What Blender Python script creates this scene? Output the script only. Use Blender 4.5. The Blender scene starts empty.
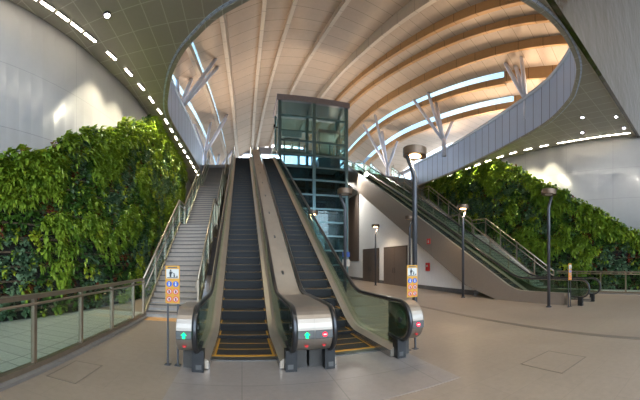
import bpy, bmesh, math, random
import numpy as np
from mathutils import Vector, noise as mnoise

random.seed(7)
rng = np.random.default_rng(7)
PI = math.pi
scene = bpy.context.scene
COL = scene.collection

# ------------------------------------------------------------------ materials
MATS = {}


def lin(c):
    """sRGB 0-255 -> linear"""
    out = []
    for v in c:
        v = v / 255.0
        out.append(v / 12.92 if v <= 0.04045 else ((v + 0.055) / 1.055) ** 2.4)
    return tuple(out) + (1.0,)


def new_mat(name):
    m = bpy.data.materials.new(name)
    m.use_nodes = True
    nt = m.node_tree
    for n in list(nt.nodes):
        nt.nodes.remove(n)
    out = nt.nodes.new('ShaderNodeOutputMaterial')
    MATS[name] = m
    return m, nt, out


def pbsdf(nt, out, col, rough, metal=0.0, coat=0.0, spec=0.5):
    b = nt.nodes.new('ShaderNodeBsdfPrincipled')
    b.inputs['Base Color'].default_value = col
    b.inputs['Roughness'].default_value = rough
    b.inputs['Metallic'].default_value = metal
    b.inputs['Coat Weight'].default_value = coat
    b.inputs['Specular IOR Level'].default_value = spec
    nt.links.new(b.outputs[0], out.inputs['Surface'])
    return b


def coords(nt, scale=(1, 1, 1), uv=False):
    tc = nt.nodes.new('ShaderNodeTexCoord')
    mp = nt.nodes.new('ShaderNodeMapping')
    mp.inputs['Scale'].default_value = scale
    nt.links.new(tc.outputs['UV' if uv else 'Object'], mp.inputs['Vector'])
    return mp.outputs[0]


def ramp(nt, fac, stops):
    r = nt.nodes.new('ShaderNodeValToRGB')
    els = r.color_ramp.elements
    while len(els) < len(stops):
        els.new(0.5)
    for e, (p, c) in zip(els, stops):
        e.position = p
        e.color = c
    nt.links.new(fac, r.inputs[0])
    return r.outputs[0]


def mixc(nt, fac, a, b, mode='MIX'):
    m = nt.nodes.new('ShaderNodeMix')
    m.data_type = 'RGBA'
    m.blend_type = mode
    for sock, v in ((m.inputs[0], fac), (m.inputs[6], a), (m.inputs[7], b)):
        if isinstance(v, (float, int)):
            sock.default_value = v
        elif isinstance(v, tuple):
            sock.default_value = v
        else:
            nt.links.new(v, sock)
    return m.outputs[2]


def noise_tex(nt, vec, scale, detail=3, rough=0.55):
    n = nt.nodes.new('ShaderNodeTexNoise')
    n.inputs['Scale'].default_value = scale
    n.inputs['Detail'].default_value = detail
    n.inputs['Roughness'].default_value = rough
    nt.links.new(vec, n.inputs['Vector'])
    return n.outputs[0]


def brick(nt, vec, w, h, mortar, c1, c2, cm, offset=0.0):
    b = nt.nodes.new('ShaderNodeTexBrick')
    b.offset = offset
    b.squash = 1.0
    b.inputs['Scale'].default_value = 1.0
    b.inputs['Brick Width'].default_value = w
    b.inputs['Row Height'].default_value = h
    b.inputs['Mortar Size'].default_value = mortar
    b.inputs['Mortar Smooth'].default_value = 0.1
    b.inputs['Color1'].default_value = c1
    b.inputs['Color2'].default_value = c2
    b.inputs['Mortar'].default_value = cm
    nt.links.new(vec, b.inputs['Vector'])
    return b


def plain(name, rgb, rough=0.5, metal=0.0, var=0.12, vscale=6.0, coat=0.0, stretch=(1, 1, 1), spec=0.5):
    """one colour with a fine procedural mottling"""
    m, nt, out = new_mat(name)
    b = pbsdf(nt, out, lin(rgb), rough, metal, coat, spec)
    v = coords(nt, stretch)
    f = noise_tex(nt, v, vscale)
    c = lin(rgb)
    lo = tuple(x * (1 - var) for x in c[:3]) + (1,)
    hi = tuple(min(1, x * (1 + var)) for x in c[:3]) + (1,)
    nt.links.new(ramp(nt, f, [(0.3, lo), (0.7, hi)]), b.inputs['Base Color'])
    return m


def tiled(name, rgb, joint, w, h, mortar, rough, var=0.06, speck=0.1, uv=False, metal=0.0, offset=0.0, coat=0.0, bump=0.0, rot=None):
    m, nt, out = new_mat(name)
    b = pbsdf(nt, out, lin(rgb), rough, metal, coat)
    v = coords(nt, (1, 1, 1), uv)
    c = lin(rgb)
    c1 = tuple(x * (1 - var) for x in c[:3]) + (1,)
    c2 = tuple(min(1, x * (1 + var)) for x in c[:3]) + (1,)
    bk = brick(nt, v, w, h, mortar, c1, c2, lin(joint), offset)
    n = noise_tex(nt, v, 9.0 if not uv else 3.0, 6, 0.7)
    g = ramp(nt, n, [(0.3, (1 - speck, 1 - speck, 1 - speck, 1)), (0.7, (1 + speck, 1 + speck, 1 + speck, 1))])
    nt.links.new(mixc(nt, 1.0, bk.outputs[0], g, 'MULTIPLY'), b.inputs['Base Color'])
    n2 = noise_tex(nt, v, 0.7, 3)
    if name == 'granite':
        big = ramp(nt, noise_tex(nt, v, 0.35, 5, 0.6), [(0.3, (0.90, 0.89, 0.88, 1)), (0.7, (1.07, 1.07, 1.06, 1))])
        old = b.inputs['Base Color'].links[0].from_socket
        nt.links.new(mixc(nt, 1.0, old, big, 'MULTIPLY'), b.inputs['Base Color'])
    mr = nt.nodes.new('ShaderNodeMapRange')
    mr.inputs[3].default_value = rough * 0.8
    mr.inputs[4].default_value = min(1, rough * 1.25)
    nt.links.new(n2, mr.inputs[0])
    nt.links.new(mr.outputs[0], b.inputs['Roughness'])
    return m


def glass(name, tint, gloss=0.12, grough=0.03):
    m, nt, out = new_mat(name)
    t = nt.nodes.new('ShaderNodeBsdfTransparent')
    t.inputs[0].default_value = tint
    g = nt.nodes.new('ShaderNodeBsdfGlossy')
    g.inputs['Color'].default_value = (0.85, 0.95, 0.92, 1)
    g.inputs['Roughness'].default_value = grough
    lw = nt.nodes.new('ShaderNodeLayerWeight')
    lw.inputs[0].default_value = 0.5
    pw = nt.nodes.new('ShaderNodeMath')
    pw.operation = 'POWER'
    pw.inputs[1].default_value = 4.0
    nt.links.new(lw.outputs['Facing'], pw.inputs[0])
    mr = nt.nodes.new('ShaderNodeMapRange')
    mr.inputs[3].default_value = gloss * 0.35
    mr.inputs[4].default_value = 0.75
    nt.links.new(pw.outputs[0], mr.inputs[0])
    mx = nt.nodes.new('ShaderNodeMixShader')
    nt.links.new(mr.outputs[0], mx.inputs[0])
    nt.links.new(t.outputs[0], mx.inputs[1])
    nt.links.new(g.outputs[0], mx.inputs[2])
    nt.links.new(mx.outputs[0], out.inputs['Surface'])
    return m


def emis(name, rgb, strength):
    m, nt, out = new_mat(name)
    e = nt.nodes.new('ShaderNodeEmission')
    e.inputs[0].default_value = lin(rgb)
    e.inputs[1].default_value = strength
    nt.links.new(e.outputs[0], out.inputs['Surface'])
    return m


def leafmat(name, rgb1, rgb2, rough=0.45):
    m, nt, out = new_mat(name)
    b = pbsdf(nt, out, lin(rgb1), rough, 0.0)
    v = coords(nt)
    f = noise_tex(nt, v, 2.3, 4, 0.7)
    nt.links.new(ramp(nt, f, [(0.35, lin(rgb1)), (0.62, lin(rgb2))]), b.inputs['Base Color'])
    tr = nt.nodes.new('ShaderNodeBsdfTranslucent')
    tr.inputs[0].default_value = lin(rgb2)
    mx = nt.nodes.new('ShaderNodeMixShader')
    mx.inputs[0].default_value = 0.25
    nt.links.new(b.outputs[0], mx.inputs[1])
    nt.links.new(tr.outputs[0], mx.inputs[2])
    nt.links.new(mx.outputs[0], out.inputs['Surface'])
    return m


M = MATS
tiled('granite', (136, 121, 105), (126, 112, 97), 1.2, 0.6, 0.005, 0.33, 0.035, 0.10, offset=0.5)
tiled('pale_paving', (176, 176, 166), (110, 110, 104), 1.2, 0.4, 0.012, 0.3, 0.05, 0.08)
tiled('plate_steel', (142, 132, 124), (120, 112, 104), 1.3, 2.05, 0.008, 0.36, 0.03, 0.08, metal=0.25)
tiled('soffit_panel', (148, 142, 128), (178, 172, 156), 0.6, 0.95, 0.016, 0.5, 0.04, 0.03)
tiled('white_panel', (160, 158, 155), (138, 137, 136), 3.2, 1.9, 0.012, 0.3, 0.015, 0.03, uv=True, coat=0.08)
tiled('fascia_panel', (186, 197, 218), (108, 116, 136), 0.82, 6.0, 0.028, 0.42, 0.03, 0.03, uv=True, metal=0.1)
tiled('timber_panel', (200, 176, 152), (150, 128, 106), 30.0, 1.05, 0.018, 0.55, 0.04, 0.05, uv=True)
tiled('timber_light', (218, 200, 178), (160, 138, 116), 1.75, 9.0, 0.015, 0.5, 0.03, 0.04, uv=True)
tiled('timber_beam', (190, 146, 96), (120, 88, 54), 1.75, 9.0, 0.022, 0.5, 0.05, 0.06, uv=True)
tiled('brown_cladding', (140, 126, 112), (116, 104, 92), 1.9, 8.0, 0.012, 0.35, 0.03, 0.04, uv=False, metal=0.2)
plain('white_paint', (232, 230, 228), 0.5, 0, 0.03)
plain('brown_door', (112, 98, 88), 0.4, 0.2, 0.06)
plain('dark_grey', (92, 90, 88), 0.55)
plain('steel', (176, 170, 162), 0.27, 0.85, 0.07, 3.0, stretch=(1, 1, 14))
plain('cap_steel', (150, 140, 128), 0.4, 0.8, 0.06, 3.0)
plain('cover_steel', (160, 147, 130), 0.45, 0.4, 0.05, 3.0)
plain('steel_warm', (186, 172, 154), 0.33, 0.7, 0.06, 3.0)
plain('steel_dark', (96, 96, 94), 0.35, 0.8, 0.08)
plain('bronze', (92, 82, 72), 0.42, 0.6, 0.08)
plain('rail_steel', (154, 139, 120), 0.32, 0.75, 0.08)
plain('lift_steel', (112, 140, 142), 0.35, 0.7, 0.08)
plain('lift_roof', (150, 140, 142), 0.5, 0.3, 0.06)
plain('pole_paint', (74, 74, 76), 0.42, 0.5, 0.06)
plain('lamp_bronze', (104, 84, 66), 0.42, 0.5, 0.06)
plain('tree_paint', (226, 228, 240), 0.4, 0.0, 0.04)
plain('rubber', (26, 26, 27), 0.3, 0.0, 0.1, coat=0.3)
plain('base_metal', (66, 62, 57), 0.5, 0.3)
plain('step_riser', (20, 20, 20), 0.6)
plain('black', (20, 20, 20), 0.5)
plain('yellow_paint', (178, 128, 34), 0.5, 0, 0.08)
plain('sign_yellow', (186, 132, 30), 0.45, 0, 0.04)
plain('sign_white', (184, 182, 174), 0.45, 0, 0.02)
plain('sign_blue', (36, 78, 160), 0.45, 0, 0.03)
plain('sign_red', (196, 44, 40), 0.45, 0, 0.03)
plain('tactile', (190, 140, 84), 0.5, 0, 0.06)
plain('stair_stone', (146, 133, 120), 0.45, 0, 0.07, 14)
plain('stair_nosing', (78, 74, 70), 0.5)
plain('kerb_stone', (118, 112, 106), 0.5, 0, 0.08)
plain('soil_felt', (26, 24, 18), 0.9, 0, 0.3)
plain('planter_rail', (84, 70, 52), 0.7)
plain('drain', (110, 98, 86), 0.4, 0.2, 0.08)
plain('hatch_line', (108, 96, 84), 0.5)
plain('coping', (200, 204, 212), 0.42, 0.3, 0.04)
plain('slab_concrete', (140, 138, 136), 0.7)
plain('far_wall', (84, 84, 88), 0.6)
plain('hall_ceiling', (190, 164, 138), 0.6, 0, 0.15, 0.35)
plain('upper_floor', (168, 164, 158), 0.4)
plain('grey_beam', (160, 158, 162), 0.5, 0.2)
plain('car_panel', (196, 208, 210), 0.4, 0.2)


def make_step_mat():
    m, nt, out = new_mat('step_metal')
    b = pbsdf(nt, out, lin((40, 39, 38)), 0.6, 0.0, 0.0, 0.25)
    v = coords(nt)
    w = nt.nodes.new('ShaderNodeTexWave')
    w.bands_direction = 'X'
    w.inputs['Scale'].default_value = 17.0
    nt.links.new(v, w.inputs['Vector'])
    nt.links.new(ramp(nt, w.outputs['Fac'], [(0.25, lin((20, 19, 18))), (0.6, lin((58, 55, 51)))]), b.inputs['Base Color'])


make_step_mat()


def make_mirror_mat():
    m, nt, out = new_mat('polished_metal')
    b = pbsdf(nt, out, lin((116, 109, 100)), 0.2, 1.0)
    v = coords(nt)
    n = noise_tex(nt, v, 0.8, 3)
    bp = nt.nodes.new('ShaderNodeBump')
    bp.inputs['Strength'].default_value = 0.3
    bp.inputs['Distance'].default_value = 0.25
    nt.links.new(n, bp.inputs['Height'])
    nt.links.new(bp.outputs[0], b.inputs['Normal'])


make_mirror_mat()
glass('glass_green', (0.70, 0.80, 0.74, 1), 0.16)
glass('glass_clear', (0.84, 0.90, 0.86, 1), 0.14)
glass('glass_teal', (0.72, 0.85, 0.85, 1), 0.3)
glass('glass_teal_shaded', (0.46, 0.58, 0.61, 1), 0.14)  # same shaft glass, darkness of the lower shaft put into its tint
glass('glass_window', (0.93, 0.97, 1.0, 1), 0.05)
glass('skylight_glass', (0.16, 0.23, 0.27, 1), 0.05)
emis('lamp_white', (255, 244, 224), 18.0)
emis('lamp_warm', (255, 206, 140), 14.0)
emis('lamp_down', (240, 236, 255), 18.0)
emis('signal_green', (20, 255, 130), 2.2)
emis('signal_red', (255, 30, 60), 1.6)
emis('signal_white', (255, 220, 220), 1.2)
leafmat('leaf_fern', (76, 112, 30), (142, 166, 50))
leafmat('leaf_broad', (56, 94, 34), (98, 136, 50))
leafmat('leaf_dark', (38, 68, 28), (66, 102, 42))
leafmat('leaf_lime', (126, 150, 34), (176, 186, 56))
leafmat('leaf_bluegreen', (58, 92, 66), (110, 136, 100))
leafmat('leaf_red', (92, 40, 26), (128, 62, 36))

# ------------------------------------------------------------------ mesh builder
ORG = {}          # object name -> world origin of its mesh data


class MB:
    def __init__(self):
        self.v, self.f, self.m, self.uv = [], [], [], []
        self.sm = []

    def add(self, verts, faces, mat=0, uvs=None, smooth=False):
        o = len(self.v)
        self.v.extend([tuple(p) for p in verts])
        for i, f in enumerate(faces):
            self.f.append(tuple(k + o for k in f))
            self.m.append(mat)
            self.sm.append(smooth)
            self.uv.append(uvs[i] if uvs is not None else None)
        return self

    def box(self, a, b, mat=0):
        x0, y0, z0 = (min(a[i], b[i]) for i in range(3))
        x1, y1, z1 = (max(a[i], b[i]) for i in range(3))
        v = [(x0, y0, z0), (x1, y0, z0), (x1, y1, z0), (x0, y1, z0), (x0, y0, z1), (x1, y0, z1), (x1, y1, z1), (x0, y1, z1)]
        f = [(0, 3, 2, 1), (4, 5, 6, 7), (0, 1, 5, 4), (1, 2, 6, 5), (2, 3, 7, 6), (3, 0, 4, 7)]
        return self.add(v, f, mat)

    def prism(self, poly, lo, hi, axis='x', mat=0):
        """closed 2-D polygon extruded along an axis; poly in the two other axes"""
        n = len(poly)

        def P(p, t):
            return {'x': (t, p[0], p[1]), 'y': (p[0], t, p[1]), 'z': (p[0], p[1], t)}[axis]
        v = [P(p, lo) for p in poly] + [P(p, hi) for p in poly]
        f = [tuple(range(n - 1, -1, -1)), tuple(range(n, 2 * n))]
        f += [(i, (i + 1) % n, n + (i + 1) % n, n + i) for i in range(n)]
        return self.add(v, f, mat)

    def sweep_yz(self, prof, path, mat=0, caps=True, smooth=False, vertical=False):
        """prof: closed list of (x, n) ; path: (y, z) list; n is measured along the path's normal (or straight up)"""
        n, k = len(prof), len(path)
        v, f = [], []
        for i, (y, z) in enumerate(path):
            a, b = path[max(i - 1, 0)], path[min(i + 1, k - 1)]
            ty, tz = b[0] - a[0], b[1] - a[1]
            L = math.hypot(ty, tz) or 1
            ny, nz = (-tz / L, ty / L)
            if vertical:
                ny, nz = 0, 1
            for (px, pn) in prof:
                v.append((px, y + ny * pn, z + nz * pn))
        for i in range(k - 1):
            for j in range(n):
                a = i * n + j
                b = i * n + (j + 1) % n
                f.append((a, b, b + n, a + n))
        if caps:
            f.append(tuple(range(n - 1, -1, -1)))
            f.append(tuple(range((k - 1) * n, k * n)))
        return self.add(v, f, mat, smooth=smooth)

    def tube(self, path, r, n=10, mat=0, caps=True):
        path = [Vector(p) for p in path]
        k = len(path)
        rs = r if isinstance(r, (list, tuple)) else [r] * k
        t0 = (path[1] - path[0]).normalized()
        u = Vector((0, 0, 1)) if abs(t0.z) < 0.9 else Vector((1, 0, 0))
        u = (u - t0 * u.dot(t0)).normalized()
        v, f = [], []
        for i in range(k):
            t = (path[min(i + 1, k - 1)] - path[max(i - 1, 0)]).normalized()
            u = (u - t * u.dot(t)).normalized()
            w = t.cross(u)
            for j in range(n):
                a = 2 * PI * j / n
                v.append(path[i] + (u * math.cos(a) + w * math.sin(a)) * rs[i])
        for i in range(k - 1):
            for j in range(n):
                a, b = i * n + j, i * n + (j + 1) % n
                f.append((a, b, b + n, a + n))
        if caps:
            f.append(tuple(range(n - 1, -1, -1)))
            f.append(tuple(range((k - 1) * n, k * n)))
        return self.add(v, f, mat, smooth=True)

    def lathe(self, prof, c, n=24, mat=0):
        """prof: (r, z) from bottom to top, axis vertical through c"""
        v, f = [], []
        for (r, z) in prof:
            for j in range(n):
                a = 2 * PI * j / n
                v.append((c[0] + r * math.cos(a), c[1] + r * math.sin(a), c[2] + z))
        for i in range(len(prof) - 1):
            for j in range(n):
                a, b = i * n + j, i * n + (j + 1) % n
                f.append((a, b, b + n, a + n))
        f.append(tuple(range(n - 1, -1, -1)))
        f.append(tuple(range((len(prof) - 1) * n, len(prof) * n)))
        return self.add(v, f, mat)

    def bar(self, p, q, w, h, mat=0):
        """square bar from p to q (w across, h in the upright sense)"""
        p, q = Vector(p), Vector(q)
        t = (q - p).normalized()
        s = t.cross(Vector((0, 0, 1)))
        s = s.normalized() if s.length > 1e-5 else Vector((1, 0, 0))
        u = s.cross(t).normalized()
        v = []
        for e in (p, q):
            for a, b in ((-1, -1), (1, -1), (1, 1), (-1, 1)):
                v.append(e + s * a * w / 2 + u * b * h / 2)
        f = [(3, 2, 1, 0), (4, 5, 6, 7), (0, 1, 5, 4), (1, 2, 6, 5), (2, 3, 7, 6), (3, 0, 4, 7)]
        return self.add(v, f, mat)

    def build(self, name, mats, parent=None, org=None, bevel=0.0):
        if parent is not None:
            org = ORG[parent.name]
        org = org or (0, 0, 0)
        me = bpy.data.meshes.new(name)
        me.from_pydata([(a - org[0], b - org[1], c - org[2]) for a, b, c in self.v], [], self.f)
        if isinstance(mats, str):
            mats = [mats]
        for m in mats:
            me.materials.append(M[m])
        me.polygons.foreach_set('material_index', self.m)
        me.polygons.foreach_set('use_smooth', self.sm)
        if any(u is not None for u in self.uv):
            lay = me.uv_layers.new(name='UVMap')
            for p, u in zip(me.polygons, self.uv):
                if u is not None:
                    for li, c in zip(p.loop_indices, u):
                        lay.data[li].uv = c
        me.update()
        o = bpy.data.objects.new(name, me)
        COL.objects.link(o)
        if parent is not None:
            o.parent = parent
            ORG[o.name] = org
        else:
            o.location = org
            ORG[o.name] = org
        if bevel:
            bv = o.modifiers.new('edge', 'BEVEL')
            bv.width = bevel
            bv.segments = 2
            bv.limit_method = 'ANGLE'
        return o


def tag(o, label=None, cat=None, group=None, kind=None):
    if label:
        o['label'] = label
    if cat:
        o['category'] = cat
    if group:
        o['group'] = group
    if kind:
        o['kind'] = kind
    return o


def empty(name, loc, label=None, cat=None, group=None, kind=None):
    o = bpy.data.objects.new(name, None)
    o.empty_display_size = 0.2
    COL.objects.link(o)
    o.location = loc
    ORG[o.name] = tuple(loc)
    return tag(o, label, cat, group, kind)


def struct(name, mb, mats, label, cat, parent=None, org=None):
    o = mb.build(name, mats, parent, org)
    return tag(o, label, cat, None, 'structure') if parent is None else o


def copy_tree(o, parent=None):
    c = o.copy()
    COL.objects.link(c)
    c.parent = parent
    for ch in list(o.children):
        copy_tree(ch, c)
    return c


ORD = ['first', 'second', 'third', 'fourth', 'fifth', 'sixth', 'seventh', 'eighth', 'ninth', 'tenth', 'eleventh', 'twelfth',
       'thirteenth', 'fourteenth', 'fifteenth', 'sixteenth', 'seventeenth', 'eighteenth', 'nineteenth', 'twentieth',
       'twenty-first', 'twenty-second', 'twenty-third', 'twenty-fourth', 'twenty-fifth', 'twenty-sixth', 'twenty-seventh', 'twenty-eighth', 'twenty-ninth', 'thirtieth']

# ------------------------------------------------------------------ key dimensions
HC = 1.7                     # eye height
ZS, ZU = 9.5, 10.5           # soffit, upper floor
SLOPE = 0.5645               # escalator pitch
WL = [(-8.6, -13), (-8.2, -4), (-7.8, 0), (-7.05, 4.0), (-6.3, 6.3), (-5.62, 9.0), (-5.14, 11.9), (-4.97, 13.6), (-4.95, 15.7), (-5.0, 19), (-5.0, 24), (-5.0, 38)]
WR = [(18.2, -13), (18.1, 0), (17.95, 4.5), (17.55, 9.9), (17.4, 15), (17.65, 24.6), (17.7, 38)]


def interp(tab, y):
    ys = [p[1] for p in tab]
    xs = [p[0] for p in tab]
    return float(np.interp(y, ys, xs))


def smooth_line(pts, per=6, closed=False):
    out = []
    n = len(pts)
    rng_ = range(n) if closed else range(n - 1)
    for i in rng_:
        g = (lambda k: pts[k % n]) if closed else (lambda k: pts[min(max(k, 0), n - 1)])
        p0, p1, p2, p3 = (Vector(g(i + d)) for d in (-1, 0, 1, 2))
        for s in range(per):
            t = s / per
            out.append(tuple(0.5 * ((2 * p1) + (p2 - p0) * t + (2 * p0 - 5 * p1 + 4 * p2 - p3) * t * t + (3 * p1 - p0 - 3 * p2 + p3) * t ** 3)))
    if not closed:
        out.append(tuple(pts[-1]))
    return out


# ------------------------------------------------------------------ floors and outer walls
struct('floor', MB().box((-9.5, -13.2, -0.3), (19, 38.4, 0)), 'granite', 'beige granite station floor around the escalators', 'floor')

# pale strips of paving between the glass railings and the living walls
mb = MB()
ys = np.linspace(-3, 9.6, 24)
v = [(-3.12, y, 0.006) for y in ys] + [(interp(WL, y) + 0.02, y, 0.006) for y in ys]
n = len(ys)
mb.add(v, [(i, i + 1, n + i + 1, n + i) for i in range(n - 1)])
struct('floor_left', mb, 'pale_paving', 'pale grey paving strip behind the glass railing at the left', 'floor')
mb = MB()
v = [(15.35, y, 0.006) for y in ys] + [(interp(WR, y) - 0.02, y, 0.006) for y in ys]
mb.add(v, [(i, n + i, n + i + 1, i + 1) for i in range(n - 1)])
struct('floor_right', mb, 'pale_paving', 'pale grey paving strip behind the glass railing at the right', 'floor')

struct('floor_plate', MB().box((-0.97, 3.3, 0), (2.94, 5.36, 0.006)), 'plate_steel', 'brownish steel landing plate in front of the two escalators', 'floor plate')
mb = MB()
mb.box((6.36, -4, 0), (6.56, 24, 0.004))
struct('trim_1', mb, 'drain', 'dark narrow drain strip running along the floor', 'floor strip')
mb = MB()
mb.box((-2.95, 8.35, 0), (-1.3, 8.9, 0.008))
struct('trim_2', mb, 'tactile', 'tan tactile paving strip before the left staircase', 'paving strip')
mb = MB()
mb.box((12.6, 8.35, 0), (14.9, 8.9, 0.008))
struct('trim_3', mb, 'tactile', 'tan tactile paving strip before the right staircase', 'paving strip')


def hatch(name, x0, y0, x1, y1, label):
    mb = MB()
    w = 0.022
    for a, b in (((x0, y0), (x1, y0 + w)), ((x0, y1 - w), (x1, y1)), ((x0, y0), (x0 + w, y1)), ((x1 - w, y0), (x1, y1))):
        mb.box((a[0], a[1], 0.0), (b[0], b[1], 0.004))
    o = struct(name, mb, 'hatch_line', label, 'floor hatch')
    o2 = MB().box((x0 + w, y0 + w, 0), (x1 - w, y1 - w, 0.002)).build('cover', 'granite', o)
    return o


hatch('trim_4', -2.72, 3.55, -2.2, 4.4, 'square access hatch in the floor beside the left railing')
hatch('trim_5', 4.0, 2.2, 4.9, 3.0, 'square access hatch in the floor at the right')


def wall_strip(tab, z0, z1, per=6):
    pts = smooth_line(tab, per)
    mb = MB()
    s = 0
    for (x0, y0), (x1, y1) in zip(pts[:-1], pts[1:]):
        d = math.hypot(x1 - x0, y1 - y0)
        mb.add([(x0, y0, z0), (x1, y1, z0), (x1, y1, z1), (x0, y0, z1)], [(0, 1, 2, 3)], 0, [[(s, z0), (s + d, z0), (s + d, z1), (s, z1)]], True)
        s += d
    return mb


def thick_wall(tab, z0, z1, off, per=6):
    mb = wall_strip(tab, z0, z1, per)
    back = [(x + off, y) for x, y in tab]
    mb2 = wall_strip(back, z0, z1, per)
    k = len(mb.v)
    mb.v += mb2.v
    for f in mb2.f:
        mb.f.append(tuple(i + k for i in reversed(f)))
        mb.m.append(0)
        mb.sm.append(True)
        mb.uv.append(None)
    # close the top and bottom
    m = len(mb2.f)
    for i in range(m):
        a, b = i * 4, k + i * 4
        for q in ((a + 3, a + 2, b + 2, b + 3), (a, b, b + 1, a + 1)):
            mb.f.append(q)
            mb.m.append(0)
            mb.sm.append(False)
            mb.uv.append(None)
    return mb


struct('wall_left', thick_wall(WL, 0, ZS, -0.25), 'white_panel', 'curved glossy white panelled wall above the left living wall', 'wall')
struct('wall_right', thick_wall(WR, 0, ZS, 0.25), 'white_panel', 'curved glossy white panelled wall above the right living wall', 'wall')
struct('wall_far', MB().box((-4.8, 38, 0), (17.7, 38.3, ZS)), 'far_wall', 'dark grey wall at the far end of the lower hall', 'wall')

# the hall behind the viewer: upper side walls, ceiling, glazed end
mb = MB()
mb.box((-9.0, -13, ZS), (-8.6, 4.6, 20))
mb.box((18.2, -13, ZS), (18.6, 4.6, 20))
struct('wall_behind_sides', mb, 'white_paint', 'white upper walls of the entrance hall', 'wall')
struct('ceiling_entrance', MB().box((-9, -13.3, 20), (18.6, 4.9, 20.3)), 'hall_ceiling', 'timber coloured ceiling of the entrance hall', 'ceiling')
wn = MB()
for x in np.linspace(-8.6, 18.2, 10):
    wn.box((x - 0.08, -13.2, 0), (x + 0.08, -13.0, 20))
for z in (0.1, 4, 8, 12, 16, 19.9):
    wn.box((-8.6, -13.18, z - 0.08), (18.2, -13.02, z + 0.08))
w2 = struct('window_2', wn, 'grey_beam', 'tall glazed end wall of the entrance hall', 'window')
MB().box((-8.6, -13.11, 0), (18.2, -13.09, 20)).build('pane', 'glass_window', w2)

# polished bulkhead above the front edge of the soffit
struct('wall_bulkhead', MB().box((-8.6, 4.45, ZS - 0.12), (21.0, 4.65, 20)), 'polished_metal', 'polished metal bulkhead above the front edge of the soffit', 'wall')

# ------------------------------------------------------------------ oval opening: soffit, upper floor, fascia
HOLE = [(-3.6, 27.0), (-3.62, 23.5), (-3.7, 21), (-3.85, 18), (-3.9, 15.6), (-3.62, 14.0), (-2.97, 12.15), (-2.3, 10.95), (-1.6, 10.15), (-0.85, 9.45), (0, 8.9), (1.6, 7.9), (3.3, 6.9), (5.3, 5.85),
        (7.27, 5.17), (8.17, 4.92), (9.1, 4.86), (10.15, 5.0), (10.97, 5.3), (11.98, 5.95), (12.8, 6.67), (14.0, 8.37), (14.8, 10.3), (15.55, 13.0), (16.2, 16.1), (16.8, 20.6), (17.0, 27.0)]
HOLE = smooth_line(HOLE, 4)


def plate_with_hole(z, outer, hole, up):
    bm = bmesh.new()
    rings = []
    for ring in (outer, hole):
        vs = [bm.verts.new((x, y, z)) for x, y in ring]
        rings += [bm.edges.new((vs[i], vs[(i + 1) % len(vs)])) for i in range(len(vs))]
    bmesh.ops.triangle_fill(bm, use_beauty=True, use_dissolve=False, edges=rings, normal=(0, 0, 1 if up else -1))
    mb = MB()
    bm.verts.index_update()
    mb.add([v.co[:] for v in bm.verts], [[v.index for v in f.verts] for f in bm.faces])
    bm.free()
    return mb


outer = [(-8.6, 4.65), (18.2, 4.65), (18.2, 38), (-8.6, 38)]
struct('ceiling_soffit', plate_with_hole(ZS, outer, HOLE, False), 'soffit_panel', 'olive grey gridded metal soffit around the oval opening', 'ceiling')
outer = [(-9.5, 4.65), (20.5, 4.65), (20.5, 39), (-9.5, 39)]
struct('floor_upper', plate_with_hole(ZU, outer, HOLE, True), 'upper_floor', 'upper concourse floor around the oval opening', 'floor')

mb = MB()
s = 0
ZF = 11.7
for (x0, y0), (x1, y1) in zip(HOLE[:-1], HOLE[1:]):
    d = math.hypot(x1 - x0, y1 - y0)
    nx, ny = (y1 - y0) / d, -(x1 - x0) / d      # outward from the opening is the other way
    nx, ny = -nx, -ny
    a, b = (x0, y0), (x1, y1)
    t = 0.16
    c, e = (x0 + -nx * t * -1 * -1, y0 - ny * t), (x1 - nx * t, y1 - ny * t)
    mb.add([(a[0], a[1], ZS - 0.03), (b[0], b[1], ZS - 0.03), (b[0], b[1], ZF), (a[0], a[1], ZF)], [(0, 1, 2, 3)], 0, [[(s, 0), (s + d, 0), (s + d, 2.2), (s, 2.2)]], True)
    mb.add([(c[0], c[1], ZS - 0.03), (e[0], e[1], ZS - 0.03), (e[0], e[1], ZF), (c[0], c[1], ZF)], [(3, 2, 1, 0)], 0, None, True)
    mb.add([a + (ZF,), b + (ZF,), e + (ZF,), c + (ZF,)], [(0, 1, 2, 3)], 0)
    mb.add([a + (ZS - 0.03,), b + (ZS - 0.03,), e + (ZS - 0.03,), c + (ZS - 0.03,)], [(3, 2, 1, 0)], 0)
    s += d
fa = struct('trim_6', mb, 'fascia_panel', 'blue grey panelled fascia wrapping the oval opening', 'fascia')
mb = MB()
for (x0, y0), (x1, y1) in zip(HOLE[:-1], HOLE[1:]):
    d = math.hypot(x1 - x0, y1 - y0)
    nx, ny = -(y1 - y0) / d, (x1 - x0) / d
    prof = [(0.06, ZF), (0.06, ZF + 0.22), (-0.3, ZF + 0.3), (-0.3, ZF)]
    v = [(p[0] + nx * q, p[1] + ny * q, z) for p in ((x0, y0), (x1, y1)) for q, z in prof]
    mb.add(v, [(0, 1, 5, 4), (1, 2, 6, 5), (2, 3, 7, 6), (3, 0, 4, 7)], 0, None, True)
mb.build('coping', 'coping', fa)
mb = MB()
for (x0, y0), (x1, y1) in zip(HOLE[:-1], HOLE[1:]):
    mb.bar((x0, y0, ZS - 0.03), (x1, y1, ZS - 0.03), 0.16, 0.1)
mb.build('lower_edge', 'soffit_panel', fa)
# far edge of the opening (slab edge where stairs and escalators arrive)
struct('trim_7', MB().box((-3.6, 27.0, ZS - 0.05), (17.0, 27.15, ZU)), 'grey_beam', 'slab edge where the escalators reach the upper floor', 'slab edge')

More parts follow.
